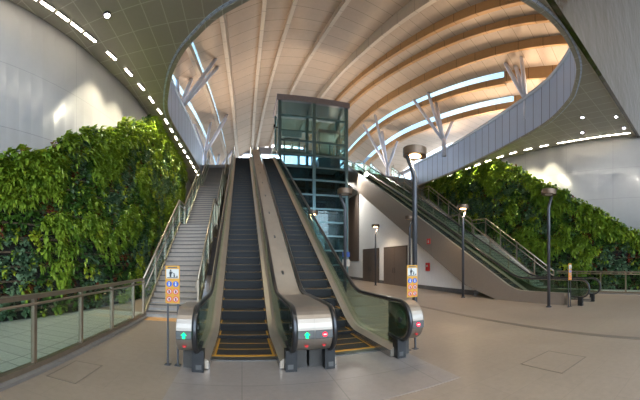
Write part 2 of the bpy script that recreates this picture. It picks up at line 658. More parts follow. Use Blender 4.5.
# ------------------------------------------------------------------ timber roof
CX = 5.8
RIBS = [('o', -9.6, 0.10), ('s', -4.35, 0.094), ('s', -2.8, 0.082), ('r', -0.87, 0.033), ('r', 1.60, -0.01), ('r', 3.32, -0.093), ('r', 5.92, -0.176),
        ('r', 9.19, -0.197), ('r', 10.84, -0.194), ('r', 11.94, -0.177), ('r', 13.51, -0.134), ('s', 14.65, -0.135), ('s', 16.2, -0.095), ('o', 21.0, -0.02)]
DROP = [1.0, 0.6, 0.8, 0, 0, 0, 0, 0, 0, 0, 0.1, 0.35, 0.5]     # extra lowering of the strip right of each rib


def ribx(i, y):
    return RIBS[i][1] + RIBS[i][2] * (y - 25)


def zsurf(x, y):
    return 20 - 0.045 * (x - CX) ** 2 - (0.0145 * (y - 25) ** 2 if y > 25 else 0.004 * (25 - y) ** 2 * 0.6)


def strip_z(i, y):
    a, b = ribx(i, y), ribx(i + 1, y)
    return zsurf(min(max(CX, a), b), y) - DROP[i]


def strip_edges(i, y):
    """heights of a strip at its left and right edge: the outer edge leans down towards the next, lower strip"""
    zi = strip_z(i, y)
    a, b = ribx(i, y), ribx(i + 1, y)
    n = len(RIBS) - 1
    if a >= CX - 0.5 and i + 1 < n:
        return zi, zi - 0.5 * max(0.0, zi - strip_z(i + 1, y))
    if b <= CX + 0.5 and i > 0:
        return zi - 0.5 * max(0.0, zi - strip_z(i - 1, y)), zi
    return zi, zi


YR = list(np.linspace(4.7, 39.2, 36))
roof = empty('roof', (CX, 25, ZU), 'curved timber shell roof with stepped strips and skylights over the upper hall', 'roof', None, 'structure')
for i in range(len(RIBS) - 1):
    mb = MB()
    for y0, y1 in zip(YR[:-1], YR[1:]):
        (la, ra), (lb, rb_) = strip_edges(i, y0), strip_edges(i, y1)
        q = [(ribx(i, y0), y0, la), (ribx(i + 1, y0), y0, ra), (ribx(i + 1, y1), y1, rb_), (ribx(i, y1), y1, lb)]
        mb.add(q, [(0, 3, 2, 1)], 0, [[(0.1, y0), (0.1, y1), (0.1 + q[2][0] - q[3][0], y1), (0.1 + q[1][0] - q[0][0], y0)]], True)
        up = [(p[0], p[1], p[2] + 0.18) for p in q]
        mb.add(up, [(0, 1, 2, 3)], 0, None, True)
    mb.build('soffit_strip', 'timber_panel', roof)
for i in range(1, len(RIBS) - 1):
    kind = RIBS[i][0]
    beam, pane, bars = MB(), MB(), MB()
    side = -1 if RIBS[i][1] < 5.9 else 1          # outward
    run = 0
    for y0, y1 in zip(YR[:-1], YR[1:]):
        x0, x1 = ribx(i, y0), ribx(i, y1)
        e0, e1 = (strip_edges(i - 1, y0)[1], strip_edges(i, y0)[0]), (strip_edges(i - 1, y1)[1], strip_edges(i, y1)[0])
        hi0, lo0 = max(e0), min(e0)
        hi1, lo1 = max(e1), min(e1)
        d = math.hypot(x1 - x0, y1 - y0)
        if kind == 's' and (y0 > 13.2 or side < 0):
            t0, t1 = lo0 + (hi0 - lo0) * 0.38, lo1 + (hi1 - lo1) * 0.38
            hang = 0.22
            pane.add([(x0, y0, t0), (x1, y1, t1), (x1, y1, hi1), (x0, y0, hi0)], [(0, 1, 2, 3)])
        else:
            t0, t1 = hi0 + 0.1, hi1 + 0.1
            hang = 0.34 if i <= 7 else 0.10
        th = 0.30 * side
        a = [(x0, y0, lo0 - hang), (x1, y1, lo1 - hang), (x1, y1, t1), (x0, y0, t0)]
        b = [(p[0] + th, p[1], p[2]) for p in a]
        uv = [[(run, 0), (run + d, 0), (run + d, 1), (run, 1)]]
        beam.add(a, [(0, 1, 2, 3)], 0, uv, True)
        beam.add(b, [(3, 2, 1, 0)], 0, uv, True)
        beam.add([a[0], a[1], b[1], b[0]], [(0, 1, 2, 3)], 0, [[(run, 0), (run + d, 0), (run + d, .3), (run, .3)]], True)
        beam.add([a[3], a[2], b[2], b[3]], [(3, 2, 1, 0)], 0, uv, True)
        run += d
    rb = beam.build('rib', 'timber_beam' if i > 7 else 'timber_light', roof)
    if kind == 's':
        pane.build('skylight_pane', 'skylight_glass', roof)


# glazed facades of the upper hall
def facade(name, p, q, z0, zt, n, label, beam_h=0.6, rows=(0.5,)):
    """glazed facade from p to q (x,y); zt height"""
    mb = MB()
    P, Q = Vector((p[0], p[1])), Vector((q[0], q[1]))
    for i in range(n + 1):
        c = P.lerp(Q, i / n)
        mb.box((c.x - 0.07, c.y - 0.07, z0), (c.x + 0.07, c.y + 0.07, zt))
    for r in rows:
        z = z0 + (zt - z0) * r
        mb.bar((p[0], p[1], z), (q[0], q[1], z), 0.08, 0.1)
    o = struct(name, mb, 'grey_beam', label, 'window')
    d = (Q - P).normalized() * 0.0
    nrm = Vector((-(Q - P).y, (Q - P).x)).normalized() * 0.01
    gp = MB()
    gp.add([(p[0], p[1], z0), (q[0], q[1], z0), (q[0], q[1], zt), (p[0], p[1], zt)], [(0, 1, 2, 3)])
    gp.build('pane', 'glass_window', o)
    MB().bar((p[0], p[1], zt + beam_h / 2), (q[0], q[1], zt + beam_h / 2), 0.35, beam_h).build('head_beam', 'grey_beam', o)
    return o


facade('window_1', (-9.4, 39), (20.4, 39), ZU, 15.75, 16, 'bright glazed facade at the far end of the upper hall', 0.85, (0.0, 0.28))
facade('window_3', (-9.4, 5), (-9.4, 39), ZU, 13.3, 14, 'glazed side facade behind the left tree columns', 0.4)
facade('window_4', (20.4, 5), (20.4, 39), ZU, 13.3, 14, 'glazed side facade behind the right tree columns', 0.4)

# ------------------------------------------------------------------ tree columns
def tree_column(x, y, offs, label):
    t = empty('tree_column', (x, y, ZU), label, 'column', 'branching columns under the timber roof')
    node = Vector((x, y, ZU + 1.45))
    MB().tube([(x, y, ZU), (x, y, ZU + 0.8), tuple(node)], [0.2, 0.19, 0.16], 14).build('trunk', 'tree_paint', t)
    for dx, dy, tz in offs:
        tip = Vector((x + dx, y + dy, tz))
        st = Vector((x, y, ZU + 1.2))
        mid = st.lerp(tip, 0.5)
        MB().tube([tuple(st), tuple(mid), tuple(tip)], [0.12, 0.15, 0.12], 12).build('branch', 'tree_paint', t)


tree_column(15.15, 10.9, [(.85, 2.7, 16.05), (.8, 1.0, 15.6), (1.1, 1.7, 15.2), (2.1, .2, 13.6)], 'pale branching tree column nearest the viewer on the right side of the opening')
tree_column(15.55, 19.5, [(-.75, 4.0, 17.1), (-.55, 1.8, 16.9), (0, 1.1, 15.4), (1.45, .5, 14.2)], 'pale branching tree column behind the right fascia, above the near lamp head')
tree_column(14.95, 28.4, [(-2, 1.9, 16.8), (-1.75, -.6, 16.8), (-.65, 0, 15.6), (.65, -1, 14.4)], 'pale branching tree column at the top of the right escalator, next to the elevator')
tree_column(-4.15, 19.4, [(2.25, 3.0, 17.0), (2.3, 4.0, 17.0), (.4, 3.3, 16.0), (-.6, 2.2, 15.4)], 'pale branching tree column at the left edge of the opening, above the living wall')
tree_column(-3.45, 27.6, [(2.0, 3.0, 16.9), (1.9, 3.6, 16.8), (.35, 2.5, 16.0), (-1.3, -.8, 15.4)], 'pale branching tree column at the top of the left staircase')
tree_column(-3.0, 34.2, [(2.0, 2.6, 15.6), (1.6, 3.2, 15.4), (.3, 2.0, 15.0)], 'pale branching tree column far behind the top of the left staircase')

# ------------------------------------------------------------------ escalators
def zst(y):
    """height of the step line at distance y beyond the comb"""
    def soft(u, r=0.45):        # smooth ramp
        if u < -r:
            return 0.0
        if u > r:
            return u
        return (u + r) ** 2 / (4 * r)
    return SLOPE * (soft(y - FLAT) - soft(y - FLAT - ZU / SLOPE))


# the level run at the foot
FLAT = 1.4                       # length of the level run at the foot
YTOP = FLAT + ZU / SLOPE
YEND = YTOP + 1.5


def incline_path(y0, y1, dz, extra=0):
    ys = list(np.arange(y0, FLAT - 0.6, 0.3)) + list(np.arange(FLAT - 0.5, FLAT + 0.55, 0.1)) + list(np.arange(FLAT + 1.0, YTOP - 0.6, 2.0)) + list(np.arange(YTOP - 0.5, YTOP + 0.6, 0.12)) + [YTOP + 0.9]
    ys = [y for y in ys if y0 <= y < y1 - 0.02] + [y1]
    return [(y, zst(y) + dz) for y in ys]


R_N, ZC = 0.35, 0.67
YN = -0.74                       # centre of the bottom newel


def handrail_path():
    pts = [(YN + 0.42, ZC - R_N + 0.02), (YN + 0.2, ZC - R_N)]
    for k in range(0, 17):
        a = -PI / 2 - PI * k / 16
        pts.append((YN + R_N * math.cos(a), ZC + R_N * math.sin(a)))
    pts += incline_path(-0.4, YEND + 0.3, ZC + R_N)
    yt = YEND + 0.5
    for k in range(0, 17):
        a = PI / 2 - PI * k / 16
        pts.append((yt + R_N * math.cos(a), ZU + ZC + R_N * math.sin(a)))
    pts.append((yt - 0.3, ZU + ZC - R_N))
    return pts


def newel_d(r, back, zlow):
    """side outline (y, z) of the round newel end, running back to 'back'"""
    pts = [(back, zlow)]
    for k in range(0, 17):
        a = -PI / 2 - PI * k / 16
        pts.append((YN + r * math.cos(a), max(zlow, ZC + r * math.sin(a))))
    pts.append((back, ZC + r))
    return pts


STEP_ME = None


def make_step_mesh(root, k):
    global STEP_ME
    if STEP_ME is None:
        mb = MB()
        mb.box((-0.495, 0, -0.03), (0.495, 0.405, 0), 0)
        # curved riser under the nose
        mb.prism([(0.0, -0.03), (0.012, -0.10), (0.03, -0.235), (0.06, -0.235), (0.045, -0.03)], -0.495, 0.495, 'x', 2)
        mb.box((-0.495, 0.001, -0.002), (0.495, 0.022, 0.002), 1)
        mb.box((-0.495, 0, -0.012), (-0.465, 0.40, 0.002), 1)
        mb.box((0.465, 0, -0.012), (0.495, 0.40, 0.002), 1)
        o = mb.build('step', ['step_metal', 'yellow_paint', 'step_riser'], root)
        STEP_ME = o.data
        # mesh was shifted by the root's origin: undo
        for v_ in STEP_ME.vertices:
            v_.co += Vector(ORG[root.name])
        return o
    o = bpy.data.objects.new('step', STEP_ME)
    COL.objects.link(o)
    o.parent = root
    return o


def escalator(x, yc, cap_l, cap_r, fill_l, fill_r, signal, label, clad='steel_warm', depth=2.05, deck=0.10):
    t = empty('escalator', (x, yc, 0), label, 'escalator')
    B = lambda mb, nm, mt, par=t, bev=0.0: _local(mb, nm, mt, par, bev)

    def _local(mb, nm, mt, par, bev):
        o = mb.build(nm, mt, None, (0, 0, 0), bev)
        o.parent = par
        ORG[o.name] = (0, 0, 0)
        return o
    # steps
    k = 0
    y = 0.06
    while y < YEND - 0.3:
        s = make_step_mesh(t, k)
        s.location = (0, y, zst(y + 0.2) + 0.008)
        y += 0.4
        k += 1
    # comb plates
    B(MB().box((-0.5, -0.22, 0.005), (0.5, 0.05, 0.022)).box((-0.5, -0.03, 0.02), (0.5, 0.05, 0.026), 1), 'comb_plate', ['steel_dark', 'yellow_paint'])
    B(MB().box((-0.6, YEND - 0.35, ZU - 0.02), (0.6, YEND + 0.9, ZU + 0.012)), 'upper_plate', 'steel_dark')
    for s, cap, fill in ((-1, cap_l, fill_l), (1, cap_r, fill_r)):
        X = lambda a: s * a

        def P(pr):
            pr = [(X(a), b) for a, b in pr]
            return pr if s > 0 else pr[::-1]
        path = incline_path(-0.66, YEND + 0.5, 0.0)
        B(MB().sweep_yz(P([(0.503, -0.12), (0.515, -0.12), (0.515, 0.13), (0.503, 0.13)]), path, vertical=True), 'skirt', 'steel')
        B(MB().sweep_yz(P([(0.505, 0.13), (0.60, 0.20), (0.66, 0.20), (0.70, 0.15), (0.70, 0.02), (0.52, 0.02)]), path, vertical=True), 'inner_deck', 'steel_warm')
        # glass with rounded newel end
        gp = [(y_, z_) for y_, z_ in incline_path(-0.30, YEND + 0.2, 0.2)]
        top = [(y_, z_ + 0.78) for y_, z_ in gp]
        mbg = MB()
        n_ = len(gp)
        vv = []
        for xg in (0.655, 0.667):
            vv += [(X(xg), a, b) for a, b in gp] + [(X(xg), a, b) for a, b in top]
        ff = []
        for i in range(n_ - 1):
            ff += [(i, i + 1, n_ + i + 1, n_ + i), (2 * n_ + i, 3 * n_ + i, 3 * n_ + i + 1, 2 * n_ + i + 1)]
            ff += [(n_ + i, n_ + i + 1, 3 * n_ + i + 1, 3 * n_ + i)]
        mbg.add(vv, ff)
        mbg.prism(newel_d(0.315, -0.30, 0.2), X(0.655), X(0.667), 'x')
        B(mbg, 'glass_balustrade', 'glass_green')
        # round hub behind the newel glass
        if cap:
          hub = MB()
          hub.add(*_disc_x(X(0.672), YN + 0.02, ZC, 0.17, 0.02 * s))
          hub.add(*_disc_x(X(0.672), YN + 0.02, ZC, 0.05, -0.03 * s), 1)
          B(hub, 'newel_hub', ['glass_panel_green', 'steel_dark'])
        # handrail
        prof = [(0.62, -0.018), (0.625, 0.012), (0.645, 0.026), (0.675, 0.026), (0.695, 0.012), (0.70, -0.018), (0.68, -0.03), (0.64, -0.03)]
        hp = handrail_path()
        B(MB().sweep_yz(P([(a, b) for a, b in prof]), hp, smooth=True), 'handrail', 'rubber')
        B(MB().sweep_yz(P([(0.635, -0.055), (0.635, -0.028), (0.685, -0.028), (0.685, -0.055)]), hp[2:-1]), 'handrail_track', 'steel')
        # black inlet box at the floor
        B(MB().box((X(0.57), -0.80, 0.0), (X(0.735), -0.62, 0.335)).box((X(0.60), -0.808, 0.05), (X(0.68), -0.79, 0.12), 1), 'handrail_inlet', ['black', 'steel_dark'])
        # outer deck
        dw = 0.835
        B(MB().sweep_yz(P([(0.69, 0.05), (0.69, max(0.19, deck)), (dw, max(0.19, deck)), (dw + 0.003, max(0.05, deck - 0.08))]), incline_path(-0.3, YEND + 0.5, 0), vertical=True), 'outer_deck', 'steel_warm')
        if not cap:
            continue
        # newel cap (steel), back plate and lamps
        c0, c1 = 0.69, 0.69 + cap
        back = -0.22 if not fill else 0.9
        d = newel_d(0.34, back, 0.33)
        mbc = MB().prism(d, X(c0), X(c1), 'x')
        capo = B(mbc, 'newel_cap', 'cap_steel', t, 0.0 if fill else 0.008)
        zf = 0.57
        B(MB().prism([(YN - 0.334, zf), (YN - 0.347, zf + 0.01), (YN - 0.347, zf + 0.12), (YN - 0.334, zf + 0.13)], X(c0 + 0.004), X(c1 - 0.004), 'x'), 'signal_band', 'steel_dark', capo)
        cx = X((c0 + c1) / 2) if not fill else X(c0 + 0.13)
        lampz = zf + 0.065
        mbs = MB()
        yl = YN - 0.354
        disc = [(cx + 0.036 * math.cos(a), lampz + 0.036 * math.sin(a)) for a in np.linspace(0, 2 * PI, 20, endpoint=False)]
        if signal == 'go':
            arrow = [(cx, lampz + 0.043), (cx + 0.038, lampz + 0.002), (cx + 0.018, lampz + 0.002), (cx + 0.018, lampz - 0.045), (cx - 0.018, lampz - 0.045), (cx - 0.018, lampz + 0.002), (cx - 0.038, lampz + 0.002)]
            mbs.prism(arrow, yl - 0.004, yl + 0.006, 'y', 0)
            lo = B(mbs, 'direction_signal', 'signal_green', capo)
            lo['label'] = 'lit green arrow signal'
        else:
            mbs.prism(disc, yl - 0.004, yl + 0.006, 'y', 0)
            mbs.box((cx - 0.024, yl - 0.007, lampz - 0.009), (cx + 0.024, yl - 0.003, lampz + 0.009), 1)
            lo = B(mbs, 'direction_signal', ['signal_red', 'signal_white'], capo)
            lo['label'] = 'lit red no entry signal'
        # small red sticker under the lamp
        B(MB().prism([(cx - 0.03, 0.47), (cx - 0.012, 0.445), (cx + 0.012, 0.445), (cx + 0.03, 0.47)], YN - 0.305, YN - 0.262, 'y'), 'warning_sticker', 'sign_red', capo)
        # lower body below the cap
        B(MB().box((X(c0), -0.62, 0.0), (X(c1 - 0.02), back - 0.01 if not fill else 0.6, 0.335)), 'newel_base', 'base_metal')
        if fill:
            wdt = cap
            fp = incline_path(0.2, YTOP - 1.4, 0.0)
            B(MB().sweep_yz(P([(c0 + 0.005, 0.84), (c0 + 0.02, 0.97), (c1, 0.97), (c1, 0.84)]), fp, vertical=True), 'cover_panel', 'cover_steel')
            if s > 0:
                for yb in np.arange(2.2, YTOP, 1.9):
                    zb = zst(yb) + 0.97
                    bo = MB().prism([(yb - .07, zb - .035), (yb + .07, zb + .045), (yb + .07, zb + .06), (yb - .07, zb - .02)], X(c1 - 0.05), X(c1), 'x')
                    B(bo, 'panel_stud', 'steel_dark')
    # truss body
    body = incline_path(0.3 if deck < 0.2 else -0.1, YEND + 0.6, 0)
    up = [(a, b - 0.26) for a, b in body]
    dn = [(a, max(-0.0, b - depth)) for a, b in body][::-1]
    poly = [(0.3, 0.0)] + [(a, max(b, 0.06)) for a, b in up] + [(body[-1][0], ZU - 1.3)] + dn
    mbt = MB()
    # side plates as quads, underside as quads
    n_ = len(body)
    T = [(a, b + deck) for a, b in body]
    D = [(a, max(0.0, b - depth)) for a, b in body]
    for xs in (-0.84, 0.84):
        vv = [(xs, a, b) for a, b in T] + [(xs, a, b) for a, b in D]
        ff = [(i, i + 1, n_ + i + 1, n_ + i) for i in range(n_ - 1)]
        if xs > 0:
            ff = [tuple(reversed(f)) for f in ff]
        mbt.add(vv, ff)
    vv = [(-0.84, a, b) for a, b in D] + [(0.84, a, b) for a, b in D]
    mbt.add(vv, [(i, i + 1, n_ + i + 1, n_ + i) for i in range(n_ - 1)])
    # closing plate below the steps
    vv = [(-0.84, a, b - 0.27) for a, b in body] + [(0.84, a, b - 0.27) for a, b in body]
    mbt.add(vv, [(n_ + i, n_ + i + 1, i + 1, i) for i in range(n_ - 1)])
    B(mbt, 'truss_cladding', clad)
    return t


def _disc_x(x, y, z, r, th):
    n = 28
    v = [(x, y + r * math.cos(2 * PI * k / n), z + r * math.sin(2 * PI * k / n)) for k in range(n)]
    v += [(x + th, a[1], a[2]) for a in v]
    f = [tuple(range(n - 1, -1, -1)), tuple(range(n, 2 * n))] + [(k, (k + 1) % n, n + (k + 1) % n, n + k) for k in range(n)]
    return v, f


plain('glass_panel_green', (92, 116, 98), 0.15, 0.0, 0.05, coat=0.5)
E1 = escalator(0.04, 5.35, 0.22, 0.2365, False, True, 'go', 'ascending escalator next to the left staircase, with green arrow signals on its newels')
E1.scale.x = 1.1
escalator(2.03, 5.35, 0.2795, 0.24, True, False, 'stop', 'escalator beside the elevator in the middle, with red no entry signals on its newels')
FLAT = 2.3
YTOP = FLAT + ZU / SLOPE
YEND = YTOP + 0.7
E3 = escalator(11.2, 5.75, 0, 0, False, False, 'stop', 'brown clad escalator at the right, rising above the white wall with doors', 'brown_cladding', 1.15, 0.48)

E3.rotation_euler.z = 0.045

# ------------------------------------------------------------------ staircases
def staircase(x0, x1, y0, flights, label, up_extra=1):
    t = empty('staircase', ((x0 + x1) / 2, y0, 0), label, 'staircase')
    rise, run = 0.175, 0.2675
    y, z = y0, 0.0
    line = [(y0 - 0.15, 0.0)]
    for fl in range(3):
        for k in range(20):
            z += rise
            mb = MB()
            mb.box((x0 + 0.04, y, z - rise + 0.0), (x1 - 0.04, y + run + 0.02, z - 0.04), 0)
            mb.box((x0 + 0.04, y - 0.03, z - 0.04), (x1 - 0.04, y + run + 0.02, z), 0)
            mb.box((x0 + 0.06, y - 0.032, z - 0.030), (x1 - 0.06, y + 0.035, z + 0.003), 1)
            mb.build('step', ['stair_stone', 'stair_nosing'], t)
            y += run
        line.append((y - run * 0.5, z))
        if fl < 2:
            MB().box((x0 + 0.04, y, z - 0.2), (x1 - 0.04, y + 1.3, z)).build('landing', 'stair_stone', t)
            y += 1.3
            line.append((y - 0.1, z))
    line.append((27.0, ZU))
    # stringers and soffit follow the stair line
    for xs, o in ((x0, 1), (x1, -1)):
        mb = MB()
        pth = line
        n = len(pth)
        xa, xb = xs, xs + 0.05 * o
        v = []
        for xx in (xa, xb):
            v += [(xx, a, b + 0.12) for a, b in pth] + [(xx, a, max(0.0, b - 0.55)) for a, b in pth]
        f = []
        for i in range(n - 1):
            f += [(i, i + 1, n + i + 1, n + i), (2 * n + i, 3 * n + i, 3 * n + i + 1, 2 * n + i + 1)]
            f += [(i, 2 * n + i, 2 * n + i + 1, i + 1), (n + i, n + i + 1, 3 * n + i + 1, 3 * n + i)]
        mb.add(v, f)
        mb.build('stringer', 'rail_steel', t)
    mb = MB()
    n = len(line)
    v = [(x0, a, max(0, b - 0.5)) for a, b in line] + [(x1, a, max(0, b - 0.5)) for a, b in line]
    mb.add(v, [(i, i + 1, n + i + 1, n + i) for i in range(n - 1)])
    mb.build('soffit_plate', 'slab_concrete', t)
    # balustrades on both sides
    for xs, inw in ((x0, 1), (x1, -1)):
        xg = xs + 0.0
        for h, r, nm in ((1.18, 0.038, 'handrail'), (0.92, 0.022, 'inner_rail')):
            off = 0.0 if nm == 'handrail' else 0.07 * inw
            MB().tube([(xg + off, a, b + h) for a, b in line], r, 10).build(nm, 'rail_steel', t)
        posts = []
        for (a0, b0), (a1, b1) in zip(line[:-1], line[1:]):
            L = a1 - a0
            m = max(1, round(L / 1.3))
            for k in range(m):
                posts.append((a0 + L * k / m, b0 + (b1 - b0) * k / m))
        posts.append(line[-1])
        for (a, b) in posts:
            MB().box((xg - 0.03, a - 0.035, b - 0.1), (xg + 0.03, a + 0.035, b + 1.16)).build('post', 'rail_steel', t)
        for (a0, b0), (a1, b1) in zip(posts[:-1], posts[1:]):
            g0, g1 = a0 + 0.05, a1 - 0.05
            s_ = (b1 - b0) / max(a1 - a0, 1e-3)
            za, zb = b0 + s_ * 0.05, b1 - s_ * 0.05
            mb = MB()
            mb.prism([(g0, za + 0.16), (g1, zb + 0.16), (g1, zb + 1.08), (g0, za + 1.08)], xg - 0.008, xg + 0.008, 'x')
            mb.build('glass_pane', 'glass_clear', t)
    return t


staircase(-3.0, -1.3, 8.95, 3, 'narrow grey staircase between the left living wall and the escalators')
staircase(12.5, 14.95, 8.95, 3, 'wide grey staircase between the right escalator and the right living wall')

# ------------------------------------------------------------------ glass floor railings
def floor_railing(x, y0, y1, first, pitch, side, label):
    t = empty('glass_railing', (x, (y0 + y1) / 2, 0), label, 'railing')
    MB().box((x - 0.06, y0, 0), (x + 0.06, y1, 0.13)).build('base_rail', 'rail_steel', t)
    MB().box((x + 0.06 * side, y0, 0), (x + 0.17 * side, y1, 0.05)).build('kerb', 'kerb_stone', t)
    mb = MB()
    mb.box((x - 0.05, y0, 1.13), (x + 0.05, y1, 1.2))
    mb.tube([(x + 0.075 * side, y0, 1.06), (x + 0.075 * side, y1, 1.06)], 0.022, 10)
    mb.build('handrail', 'rail_steel', t)
    ps = []
    y = first
    while y < y1 + 0.1:
        ps.append(min(y, y1 - 0.03))
        y += pitch
    for p in ps:
        MB().box((x - 0.035, p - 0.035, 0.1), (x + 0.035, p + 0.035, 1.14)).build('post', 'rail_steel', t)
    ed = [y0] + ps
    for a, b in zip(ed[:-1], ed[1:]):
        if b - a > 0.3:
            MB().box((x - 0.008, a + 0.05, 0.15), (x + 0.008, b - 0.05, 1.1)).build('glass_pane', 'glass_clear', t)
    return t


floor_railing(-3.0, -1.4, 8.7, -0.68, 1.43, 1, 'steel and glass railing along the floor before the left living wall')
floor_railing(15.2, 0.2, 8.7, 1.7, 1.43, -1, 'steel and glass railing before the right living wall')

# ------------------------------------------------------------------ inner white wall, doors
XW = 10.78
pts = [(11.2, 0.0), (37.9, 0.0), (37.9, ZS), (28.6, ZS), (11.4, 0.02)]
w = struct('wall_inner', MB().prism([(11.0, 0), (37.9, 0), (37.9, ZS), (27.2, ZS), (11.0, 0.5645 * (11.0 - 8.05) - 1.25)], XW, XW + 0.3, 'x'), 'white_paint', 'white triangular wall under the right escalator', 'wall')
struct('baseboard_inner', MB().box((XW - 0.02, 11.0, 0), (XW, 37.9, 0.24)), 'dark_grey', 'dark skirting along the white wall', 'baseboard')


def double_door(name, ya, yb, h, label):
    o = tag(MB().box((XW - 0.05, ya, 0), (XW, yb, h)).build(name, 'bronze', None), label, 'door', None, 'structure')
    ym = (ya + yb) / 2
    for a, b, hy in ((ya + 0.08, ym - 0.01, ym - 0.15), (ym + 0.01, yb - 0.08, ym + 0.15)):
        lf = MB().box((XW - 0.08, a, 0.02), (XW - 0.045, b, h - 0.08)).build('door_leaf', 'brown_door', o)
        MB().tube([(XW - 0.12, hy, 0.9), (XW - 0.12, hy, 1.3)], 0.018, 8).build('handle', 'steel_dark', lf)


double_door('door_1', 17.5, 21.0, 2.85, 'wide brown double door in the white wall, nearer the right escalator foot')
double_door('door_2', 21.9, 25.2, 2.85, 'brown double door in the white wall, nearer the elevator')
struct('trim_8', MB().box((XW - 0.06, 26.2, 1.8), (XW, 28.9, 8.2)), 'brown_door', 'tall brown panel on the white wall next to the elevator', 'wall panel')

# ------------------------------------------------------------------ elevator shaft
LX0, LX1, LY0, LY1, LZ = 2.92, 8.86, 24.0, 26.9, 14.75
lift = empty('elevator_shaft', ((LX0 + LX1) / 2, (LY0 + LY1) / 2, 0), 'tall green glass elevator shaft with steel frame standing between the escalators', 'elevator shaft')
XM = (LX0 + LX1) / 2
MB().box((LX0 - 0.12, LY0 - 0.12, LZ), (LX1 + 0.12, LY1 + 0.12, LZ + 0.45)).build('shaft_roof', 'lift_roof', lift)
for cx in (LX0 + 0.12, XM, LX1 - 0.12):
    for cy in (LY0 + 0.12, LY1 - 0.12):
        MB().box((cx - 0.13, cy - 0.13, 0), (cx + 0.13, cy + 0.13, LZ)).build('column', 'lift_steel', lift)
LEV = [0.15, 1.45, 2.65, 3.85, 5.0, 6.1, 7.25, 8.45, 9.5, 10.5, 11.6, 13.6, LZ]
for i, z in enumerate(LEV[:-1]):
    mb = MB()
    for a, b in (((LX0, LY0), (LX1, LY0 + 0.14)), ((LX0, LY1 - 0.14), (LX1, LY1)), ((LX0, LY0 + .14), (LX0 + 0.14, LY1 - .14)), ((LX1 - 0.14, LY0 + .14), (LX1, LY1 - .14))):
        mb.box((a[0], a[1], z - 0.07), (b[0], b[1], z + 0.07))
    mb.build('ring_beam', 'lift_steel', lift)
    z1 = LEV[i + 1]
    for xa, xb in ((LX0 + 0.26, XM - 0.14), (XM + 0.14, LX1 - 0.26)):
        MB().box((xa, LY0 + 0.05, z + 0.07), (xb, LY0 + 0.065, z1 - 0.07)).build('glass_pane', 'glass_teal' if z > 10 else 'glass_teal_shaded', lift)
        if z < 10 or z > 13:
            MB().box((xa, LY1 - 0.065, z + 0.07), (xb, LY1 - 0.05, z1 - 0.07)).build('glass_pane', 'glass_teal', lift)
    for xs in (LX0 + 0.05, LX1 - 0.065):
        MB().box((xs, LY0 + 0.26, z + 0.07), (xs + 0.015, LY1 - 0.26, z1 - 0.07)).build('glass_pane', 'glass_teal', lift)
for cxx in (LX0 + 1.55, XM + 1.45):
    # landing door on the upper floor
    d = MB()
    for a in (-0.75, 0.63):
        d.box((cxx + a, LY1 - 0.2, ZU), (cxx + a + 0.12, LY1 - 0.08, 12.75))
    d.box((cxx - 0.75, LY1 - 0.2, 12.75), (cxx + 0.75, LY1 - 0.08, 12.9))
    do = d.build('landing_door', 'lift_steel', lift)
    for a in (-0.62, 0.02):
        MB().box((cxx + a, LY1 - 0.15, ZU + 0.1), (cxx + a + 0.60, LY1 - 0.13, 12.7)).build('door_glass', 'glass_clear', do)
    MB().box((cxx - 0.9, LY1 - 0.3, 12.95), (cxx + 0.9, LY1 - 0.1, 13.5)).build('door_header', 'car_panel', lift)
    for a in (-1.15, 1.15):
        MB().box((cxx + a - 0.04, (LY0 + LY1) / 2 - 0.05, 0), (cxx + a + 0.04, (LY0 + LY1) / 2 + 0.05, LZ)).build('guide_rail', 'lift_steel', lift)
# concrete pit walls at foot, small camera on the left edge
MB().box((LX0 - 0.25, LY0 + 0.3, 12.65), (LX0, LY0 + 0.38, 12.72)).box((LX0 - 0.36, LY0 + 0.1, 12.6), (LX0 - 0.2, LY0 + 0.4, 12.82)).build('camera_bracket', 'black', lift)

car = empty('elevator_car', (XM + 1.45, 25.3, 10.52), 'elevator car with pale base stopped at the upper floor in the right shaft bay', 'elevator car')
cx0, cx1, cy0, cy1 = XM + 0.5, XM + 2.4, 24.5, 26.5
MB().box((cx0, cy0, 9.75), (cx1, cy1, 10.52)).build('car_base', 'car_panel', car)
MB().box((cx0, cy0, 12.7), (cx1, cy1, 12.95)).build('car_top', 'lift_roof', car)
for a in (cx0, cx1 - 0.08):
    for b in (cy0, cy1 - 0.08):
        MB().box((a, b, 10.52), (a + 0.08, b + 0.08, 12.7)).build('car_post', 'lift_steel', car)
MB().box((cx0 + 0.08, cy0 + 0.02, 10.55), (cx1 - 0.08, cy0 + 0.035, 12.68)).build('car_glass', 'glass_teal', car)

